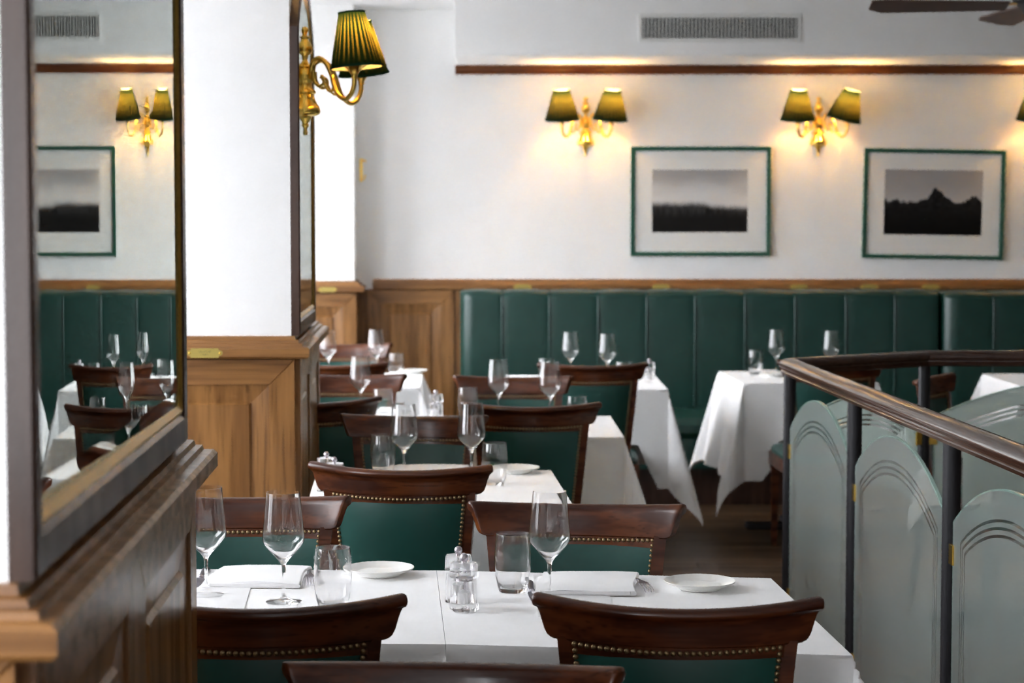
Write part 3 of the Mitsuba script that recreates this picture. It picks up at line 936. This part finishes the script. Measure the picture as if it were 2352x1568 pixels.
def cloth_mesh(w, d, drop, mult=(1, 1, 1, 1), short=None, seed=0, fs=0.06, fc=0.42, waves=0.012):
    """a square cloth over a table top (local, top at z = 0). mult: outward flare at -x, +x, -y, +y; short: (x0, x1, drop) where a chair holds the front hem up"""
    ni, nt = 16, 16
    r0 = np.random.default_rng(seed)
    ph = r0.uniform(0, 6.28, 4)
    tin = np.linspace(-1, 1, ni + 1)
    tout = np.linspace(0, 1, nt + 1)[1:] ** 1.2
    axis = np.concatenate([-1 - tout[::-1], tin, 1 + tout])
    v = []
    for b in axis:
        for a in axis:
            u, vv = max(-1, min(1, a)) * w / 2, max(-1, min(1, b)) * d / 2
            tx, ty = max(abs(a) - 1, 0), max(abs(b) - 1, 0)
            sx, sy = np.sign(a), np.sign(b)
            Dx = Dy = drop
            if short and sy < 0:
                x0, x1, ds = short
                e = 0.09
                hold = min(1, max(0, (u - x0 + e) / e)) * min(1, max(0, (x1 + e - u) / e))
                hold = hold * hold * (3 - 2 * hold)
                Dy = drop + (ds - drop) * hold
            ex, ey = tx * Dx, ty * Dy
            r = math.hypot(ex, ey)
            if r == 0:
                v.append((u, vv, 0.0))
                continue
            th = math.atan2(ey, ex)
            f = fs + (fc - fs) * math.sin(2 * th) ** 2 + 0.05 * math.sin(6 * th + ph[0]) * math.sin(2 * th) ** 2
            rho = r * f
            if ty == 0 or tx == 0:
                al = vv if ty == 0 else u
                L = d / 2 if ty == 0 else w / 2
                env = (1 - (al / L) ** 4)
                q = min(1, r / drop)
                rho += waves * q * env * (math.sin(al * 17 + ph[1] + (2 if ty == 0 else 0)) + 0.6 * math.sin(al * 31 + ph[2]))
                rho = max(rho, 0.003)
            dx = rho * math.cos(th) * (mult[0] if sx < 0 else mult[1])
            dy = rho * math.sin(th) * (mult[2] if sy < 0 else mult[3])
            rr = min(r, 0.004)
            z = -math.sqrt(max(r * r - min(rho, 0.9 * r) ** 2, 0))
            v.append((u + sx * dx, vv + sy * dy, z + 0.0))
    n = len(axis)
    f = []
    for j in range(n - 1):
        for i in range(n - 1):
            q = j * n + i
            f += [[q, q + 1, q + n + 1], [q, q + n + 1, q + n]]
    return mesh(v, f)


def table(M, w, d, label_t, label_c, drop=0.26, **kw):
    k = thing('dining_table', label_t, 'table')
    put('tabletop', P(xf(box(-w / 2 + 0.012, w / 2 - 0.012, -d / 2 + 0.012, d / 2 - 0.012, ZTAB - 0.034, ZTAB - 0.004, 0.004), M), 'dark_frame'), k)
    put('column', P(xf(lathe([(0.05, 0.03), (0.035, 0.06), (0.032, 0.6), (0.06, ZTAB - 0.034)], 24), M), 'iron', smooth=40), k)
    put('foot', P(xf(cat(box(-0.24, 0.24, -0.028, 0.028, 0.0, 0.035, 0.006), box(-0.028, 0.028, -0.24, 0.24, 0.0, 0.035, 0.006)), M), 'iron'), k)
    c = put('tablecloth', P(xf(cloth_mesh(w, d, drop, **kw), M @ TM(0, 0, ZTAB)), 'linen', smooth=50))
    say(c, label_c, 'tablecloth')


def quad(p_bl, w, d, deg, skew):
    """matrix of a table from its back left corner"""
    r = math.radians(deg)
    ex = np.array([math.cos(r), math.sin(r)])
    ey = np.array(skew) / np.linalg.norm(skew)
    c = np.array(p_bl) + ex * w / 2 - ey * d / 2
    return frame(c[0], c[1], 0, deg, tuple(ey))


LEAN = (-0.060, 0.998)
T1R = quad((-0.166, 4.315), 0.73, 0.76, -7.5, LEAN)
table(T1R, 0.73, 0.76, 'nearest dining table on the railing side, under a white cloth', 'white cloth on the nearest table, railing half, laid with mills and a side plate', mult=(0.05, 1, 1, 1), seed=1)
T1L = quad((-0.905, 4.335), 0.7385, 0.76, -1.6, LEAN)
table(T1L, 0.7385, 0.76, 'nearest dining table on the window side, under a white cloth', 'white cloth on the nearest table, window half, beside the mirrored pillar', mult=(1, 0.05, 1, 1), seed=2)
T2 = quad((-0.600, 6.06), 0.72, 0.75, 0, LEAN)
table(T2, 0.72, 0.75, 'second dining table under a white cloth, beside the second pillar', 'white cloth on the second table, behind the bright green nailed chair back', mult=(0.1, 1, 1, 1), seed=3)
T3R = quad((-0.335, 7.75), 0.722, 0.76, 0, (-0.015, 1))
table(T3R, 0.722, 0.76, 'third dining table from the front under a white cloth, aisle side', 'white cloth on the third table, its corner hanging beside a dark chair back', drop=0.25, mult=(0.1, 1, 1, 1), seed=4)
T3L = quad((-1.072, 7.765), 0.722, 0.76, 0, (-0.02, 1))
table(T3L, 0.722, 0.76, 'third row dining table behind the second pillar under a white cloth', 'white cloth on the third row table behind the second pillar', mult=(1, 0.1, 0.25, 1), seed=5)
T4R = quad((-0.015, 9.80), 0.725, 0.84, 0, (0, 1))
table(T4R, 0.725, 0.84, 'dining table under a long white cloth before the green bench', 'long white tablecloth with a pointed corner nearly reaching the floor, before the bench', drop=0.45, short=(-0.30, 0.225, 0.25), seed=6, fc=0.28, waves=0.016)
T4L = quad((-1.18, 9.93), 0.73, 0.88, 0, (-0.03, 1))
table(T4L, 0.73, 0.88, 'far dining table by the corner pillar under a white cloth', 'white cloth on the far corner table in front of the oak wainscot', drop=0.25, seed=7)
T5 = quad((1.051, 10.06), 0.64, 0.76, -1, (-0.055, 1))
table(T5, 0.64, 0.76, 'dining table under a draped cloth at the railing corner', 'draped white tablecloth with wavy hem at the corner of the stair railing', drop=0.46, short=(-0.14, 0.33, 0.25), seed=11, fs=0.16, fc=0.36, waves=0.022)
T6 = quad((2.36, 9.90), 0.75, 0.80, 0, (0, 1))
table(T6, 0.75, 0.80, 'dining table under a white cloth beyond the stair railing at the picture edge', 'white cloth on the table beyond the stair railing at the picture edge', drop=0.40, seed=9)

# ------------------------------------------------------------------ glassware
th = 0.0011
wine_out = [(0.0, 0.0), (0.035, 0.0), (0.0362, 0.0012), (0.035, 0.0022), (0.020, 0.0042), (0.009, 0.0072), (0.0050, 0.013), (0.0038, 0.025), (0.0036, 0.050), (0.0042, 0.072), (0.0060, 0.079), (0.0115, 0.0865),
            (0.0225, 0.0985), (0.0340, 0.1110), (0.0402, 0.1190), (0.0420, 0.1255), (0.0419, 0.133), (0.0402, 0.154), (0.0377, 0.180), (0.0351, 0.208), (0.0340, 0.2225)]
wine_in = [(0.0330, 0.2225), (0.0341, 0.208), (0.0367, 0.180), (0.0392, 0.154), (0.0408, 0.133), (0.0408, 0.1265), (0.0390, 0.1205), (0.0328, 0.1125), (0.0212, 0.1002), (0.0100, 0.0905), (0.004, 0.0878), (0.0, 0.0875)]
WINE = P(outward(lathe(wine_out + wine_in, 56)), 'glass', smooth=50)
tum_out = [(0.0, 0.0), (0.0265, 0.0), (0.0285, 0.0015), (0.0325, 0.016), (0.0360, 0.036), (0.0378, 0.058), (0.0378, 0.078), (0.0366, 0.100), (0.0345, 0.1195), (0.0340, 0.1215)]
tum_in = [(0.0330, 0.1212), (0.0334, 0.119), (0.0353, 0.100), (0.0365, 0.078), (0.0365, 0.058), (0.0347, 0.036), (0.0312, 0.018), (0.026, 0.0105), (0.012, 0.0088), (0.0, 0.0085)]
TUMB = P(outward(lathe(tum_out + tum_in, 56)), 'glass', smooth=50)
PLATE = P(lathe([(0.0, 0.0025), (0.040, 0.0025), (0.041, 0.0), (0.044, 0.0), (0.045, 0.003), (0.060, 0.009), (0.0745, 0.0155), (0.0755, 0.017), (0.0745, 0.018), (0.060, 0.0118), (0.050, 0.0088), (0.046, 0.0068), (0.0, 0.0062)], 64), 'porcelain', smooth=40)
CT = 0.0012


def on_table(name, ply_, x, y, label, cat_, group=None, deg=0, z=ZTAB + CT):
    p = px(x, y, z)
    k = put(name, ply_, None, frame(p[0], p[1], z, deg))
    say(k, label, cat_, group)
    return p


# pixel of the middle of each base
wines = [(1262, 1378, 'wine glass before the folded napkin on the railing half of the nearest table'),
         (652, 1382, 'wine glass in the middle of the window half of the nearest table, before the napkin'),
         (474, 1366, 'wine glass against the dark edge of the nearest mirrored pillar'),
         (928, 1098, 'wine glass on the second table, nearer the second pillar'),
         (1083, 1096, 'wine glass on the second table, beside the tumbler of water'),
         (1145, 955, 'wine glass on the third table, farther from the aisle'),
         (1263, 962, 'wine glass on the third table, overlapping the chair rail corner'),
         (828, 945, 'wine glass on the third row table just past the second pillar'),
         (1310, 866, 'wine glass on the table before the bench, farther from the aisle'),
         (1395, 872, 'wine glass on the table before the bench, nearer the aisle'),
         (754, 862, 'wine glass in the far corner right beside the second pillar ledge'),
         (864, 858, 'wine glass in the far corner in front of the farthest chair'),
         (1782, 858, 'wine glass on the railing corner table beside its tumbler'),
         (1908, 862, 'wine glass on the railing corner table standing above the handrail')]
for x, y, lab in wines:
    on_table('wine_glass', WINE, x, y, lab, 'wine glass')
tumblers = [(1178, 1358, 'water tumbler beside the wine glass on the railing half of the nearest table'),
            (765, 1396, 'wet water tumbler with droplets on the window half of the nearest table'),
            (880, 1090, 'water tumbler on the second table, nearer the second pillar'),
            (1136, 1112, 'water tumbler on the second table beside a side plate'),
            (1075, 961, 'water tumbler on the third table, farther from the aisle'),
            (1325, 985, 'water tumbler on the third table showing only its rim above a chair'),
            (880, 965, 'water tumbler on the third row table past the second pillar'),
            (1255, 882, 'water tumbler on the table before the bench, farther from the aisle'),
            (1433, 892, 'water tumbler on the table before the bench, nearer the aisle'),
            (910, 868, 'water tumbler in the far corner in front of the oak wainscot'),
            (1735, 860, 'water tumbler on the railing corner table')]
for x, y, lab in tumblers:
    on_table('water_tumbler', TUMB, x, y, lab, 'water glass')
plates = [(1607, 1351, 'white side plate on the railing half of the nearest table'),
          (872, 1320, 'white side plate on the window half of the nearest table'),
          (1183, 1085, 'white side plate on the second table'),
          (948, 857, 'white side plate on the far corner table'),
          (1778, 864, 'white side plate on the railing corner table')]
for x, y, lab in plates:
    on_table('side_plate', PLATE, x, y, lab, 'plate')

# droplets on the wet tumbler
wet = 'water_tumbler_001'
drops = []
for i in range(150):
    a, z = rng.uniform(0, 2 * math.pi), rng.uniform(0.035, 0.112)
    r = np.interp(z, [q[1] for q in tum_out[1:]], [q[0] for q in tum_out[1:]])
    s = trimesh.creation.icosphere(1, rng.uniform(0.0005, 0.0013))
    s.apply_translation([(r + 0.0002) * math.cos(a), (r + 0.0002) * math.sin(a), z])
    drops.append(s)
kk = put('water_droplets', P(cat(*drops), 'glass', smooth=True), wet, scene[wet]['to_world'])
labels[kk] = {'kind': 'stuff', 'label': 'water droplets'}

# ------------------------------------------------------------------ salt and pepper mills


def lobed(r, z, k=0.085, n=64, m=8):
    a = np.arange(n) * 2 * np.pi / n
    q = r * (1 + k * np.sign(np.cos(m * a)) * np.abs(np.cos(m * a)) ** 0.6)
    return np.stack([q * np.cos(a), q * np.sin(a), np.full(n, z)], 1)


MILL_BODY = P(outward(loft([lobed(0.0270, 0.0), lobed(0.0285, 0.0015), lobed(0.0275, 0.035), lobed(0.0262, 0.066), lobed(0.0245, 0.068)])), 'acrylic', smooth=30)
MILL_HEAD = P(outward(loft([lobed(0.0255, 0.0735), lobed(0.0285, 0.076), lobed(0.0275, 0.094), lobed(0.0262, 0.1065), lobed(0.0245, 0.108)])), 'acrylic', smooth=30)
MILL_NECK = P(lathe([(0.018, 0.0675), (0.018, 0.074)], 24), 'steel', smooth=40)
MILL_BALL = P(lathe([(0.0055, 0.108), (0.0055, 0.111)] + [(0.0090 * math.cos(a), 0.119 + 0.0090 * math.sin(a)) for a in np.linspace(-0.9, 1.57, 14)], 24), 'steel', smooth=50)
MILL_SALT = P(lathe([(0.0135, 0.016), (0.0140, 0.040), (0.004, 0.046), (0.002, 0.0462)], 24), 'salt', smooth=40)
MILL_ROD = P(lathe([(0.0022, 0.0465), (0.0022, 0.066)], 12), 'steel', smooth=40)
EMB = meshkit.text_mesh('^', 0.006, 0.0003)
em = []
for x in (-0.0032, 0.0, 0.0032):
    em.append(xf(trimesh.creation.torus(0.0014, 0.00035, 12, 6), TM(x, 0.0028, 0)))
em.append(box(-0.0046, 0.0046, -0.003, -0.0022, -0.0003, 0.0003))
em.append(box(-0.0036, 0.0036, -0.0012, -0.0004, -0.0003, 0.0003))
EMB_M = xf(cat(*em), TM(0, -0.0312, 0.0105) @ rot_x(90))
EMB_PLY = P(EMB_M, 'steel')


def mill(x, y, label, deg=0, emblem=False):
    p = px(x, y, ZTAB)
    k = thing('salt_mill', label, 'mill')
    M = frame(p[0], p[1], ZTAB + CT, deg) @ np.diag([0.93, 0.93, 0.88, 1.0])
    put('body', MILL_BODY, k, M)
    put('head', MILL_HEAD, k, M)
    put('neck', MILL_NECK, k, M)
    labels[put('ball_knob', MILL_BALL, k, M)] = {'label': 'chrome ball knob'}
    put('salt_fill', MILL_SALT, k, M)
    put('spindle', MILL_ROD, k, M)
    if emblem:
        put('etched_emblem', EMB_PLY, k, M)


mill(1066, 1402, 'clear acrylic mill with chrome ball at the cloth seam, the nearer of the pair', 5, True)
mill(1053, 1382, 'clear acrylic mill with chrome ball at the cloth seam, the one standing behind', 20)
mill(768, 1142, 'clear mill on the second table beside the second pillar, nearer the chair back', 10)
mill(750, 1128, 'clear mill on the second table, hard against the second pillar', 30)
mill(1001, 962, 'clear mill with chrome ball on the third row table in front of the oak wainscot', 10)
mill(1491, 878, 'clear mill on the aisle corner of the table before the green bench', 10)

# ------------------------------------------------------------------ napkins, placemats, cutlery


def napkin_mesh(w, d, h, seed):
    """a napkin folded over at one side: a sheet carried back on itself, extruded in depth with a soft wave"""
    t = 0.0016
    line = [(-w / 2 - 0.012, 0.001), (0.3 * w, 0.001), (w / 2 - 0.006, 0.001)]
    line += [(w / 2 - 0.006 + 0.006 * math.sin(a), h / 2 - (h / 2 - 0.001) * math.cos(a)) for a in np.linspace(0.3, math.pi - 0.1, 8)]
    line += [(0.25 * w, h), (0, h), (-0.25 * w, h * 0.98), (-w / 2, h * 0.8)]
    line = np.array(line)
    off = np.gradient(line, axis=0)
    nrm = np.stack([-off[:, 1], off[:, 0]], 1) / np.linalg.norm(off, axis=1, keepdims=True)
    inner = line + nrm * t
    sec_ = np.vstack([line, inner[::-1]])
    loops = []
    r0 = np.random.default_rng(seed)
    p1, p2 = r0.uniform(0, 6, 2)
    for q in np.linspace(0, 1, 15):
        y = (q - 0.5) * d
        edge = 1 - 0.7 * max(0, 1 - q / 0.12)
        lp = []
        for x, z in sec_:
            wv = 0.0018 * math.sin(x * 38 + p1) * (1 - q) + 0.001 * math.sin(q * 9 + p2)
            lp.append((x + 0.004 * math.sin(q * 5 + p1), y + 0.003 * math.sin(x * 25 + p2), max(z * (0.75 + 0.25 * edge) + (wv if z > h * 0.3 else 0), 0.0004 + (0 if z < 0.002 else 0.001))))
        loops.append(lp)
    # a second, inner fold
    m = loft(loops)
    m2 = box(-w / 2 + 0.006, w / 2 - 0.012, -d / 2 - 0.002, d / 2 - 0.01, 0.0032, h - 0.0035, 0.0012)
    return cat(m, m2)


def napkin(x0, x1, yb, yf, label, h=0.012, seed=1, deg=0):
    a, b, c = px(x0, yf, ZTAB + h * 0.5), px(x1, yf, ZTAB + h * 0.5), px((x0 + x1) / 2, yb, ZTAB + h)
    w, d = abs(b[0] - a[0]), c[1] - a[1]
    k = put('napkin', P(napkin_mesh(w, d, h, seed), 'linen', smooth=40), None, frame((a[0] + b[0]) / 2, (a[1] + c[1]) / 2, ZTAB + CT, deg))
    say(k, label, 'napkin')


napkin(1240, 1470, 1313, 1362, 'folded white napkin on the railing half of the nearest table, a fork beside it', 0.014, 1, -4)
napkin(476, 690, 1297, 1344, 'folded white napkin on the window half of the nearest table, behind two wine glasses', 0.014, 2, -2)
napkin(900, 1075, 1066, 1090, 'folded white napkin on the second table behind a wine glass', 0.012, 3, -2)
napkin(865, 902, 935, 950, 'small folded white napkin on the third row table past the second pillar', 0.012, 4)
napkin(1752, 1792, 850, 858, 'small folded white napkin on the railing corner table beside the plate', 0.012, 5)


def placemat(c0, c1, c2, c3, label):
    q = [px(*c, ZTAB + CT)[:2] for c in (c0, c1, c2, c3)]
    m = loft([[(a[0], a[1], ZTAB + CT) for a in q], [(a[0], a[1], ZTAB + CT + 0.0009) for a in q]])
    k = put('paper_placemat', P(m, 'paper'))
    say(k, label, 'placemat')


placemat((1224, 1322), (1392, 1326), (1412, 1420), (1236, 1416), 'white paper placemat under the napkin on the railing half of the nearest table')
placemat((452, 1308), (588, 1309), (560, 1402), (430, 1400), 'white paper placemat under the napkin on the window half of the nearest table')


def fork(x, y, deg, label):
    """tines towards -y, resting tips down as an arch"""
    k = thing('fork', label, 'fork')
    p = px(x, y, ZTAB)
    M = frame(p[0], p[1], ZTAB + CT, deg)
    tin = []
    for s in (-1.5, -0.5, 0.5, 1.5):
        tin.append(tube(spline([(s * 0.0060, 0.0, 0.0014), (s * 0.0062, 0.015, 0.0065), (s * 0.0060, 0.032, 0.010), (s * 0.0055, 0.046, 0.0105)], 5), np.linspace(0.0009, 0.0016, 16), 6))
    put('tines', P(cat(*tin), 'steel', smooth=40), k, M)
    loops = []
    for y0, w, z in ((0.042, 0.0115, 0.0105), (0.055, 0.0110, 0.0110), (0.066, 0.006, 0.0115), (0.078, 0.003, 0.012), (0.110, 0.0030, 0.0105), (0.150, 0.0055, 0.007), (0.185, 0.0075, 0.004), (0.195, 0.004, 0.0035)):
        loops.append([(-w, y0, z - 0.0012), (w, y0, z - 0.0012), (w * 0.9, y0, z + 0.0012), (-w * 0.9, y0, z + 0.0012)])
    put('handle', P(loft(loops), 'steel', smooth=40), k, M)


def knife(x, y, deg, label):
    k = thing('table_knife', label, 'knife')
    p = px(x, y, ZTAB)
    M = frame(p[0], p[1], ZTAB + CT, deg)
    loops = []
    for y0, w in ((0.0, 0.002), (0.012, 0.007), (0.04, 0.0095), (0.10, 0.0100), (0.112, 0.006)):
        loops.append([(-w, y0, 0.0008), (w, y0, 0.0008), (w, y0, 0.0016), (-w, y0, 0.0030)])
    put('blade', P(loft(loops), 'steel', smooth=40), k, M)
    put('handle', P(xf(lathe([(0.004, 0.112), (0.0062, 0.116), (0.0058, 0.13), (0.0075, 0.175), (0.0085, 0.20), (0.0065, 0.214), (0.001, 0.217)], 16, sy=0.55), TM(0, 0, 0.0048) @ rot_x(-90)), 'steel', smooth=40), k, M)


fork(1493, 1362, 12, 'steel fork with tines towards us beside the napkin and side plate')
fork(716, 1346, 8, 'steel fork beside the wet tumbler on the window half of the nearest table')
knife(1230, 1386, 3, 'table knife between the tumbler and the napkin on the railing half')
knife(447, 1352, 2, 'table knife by the wine glass at the mirrored pillar edge')
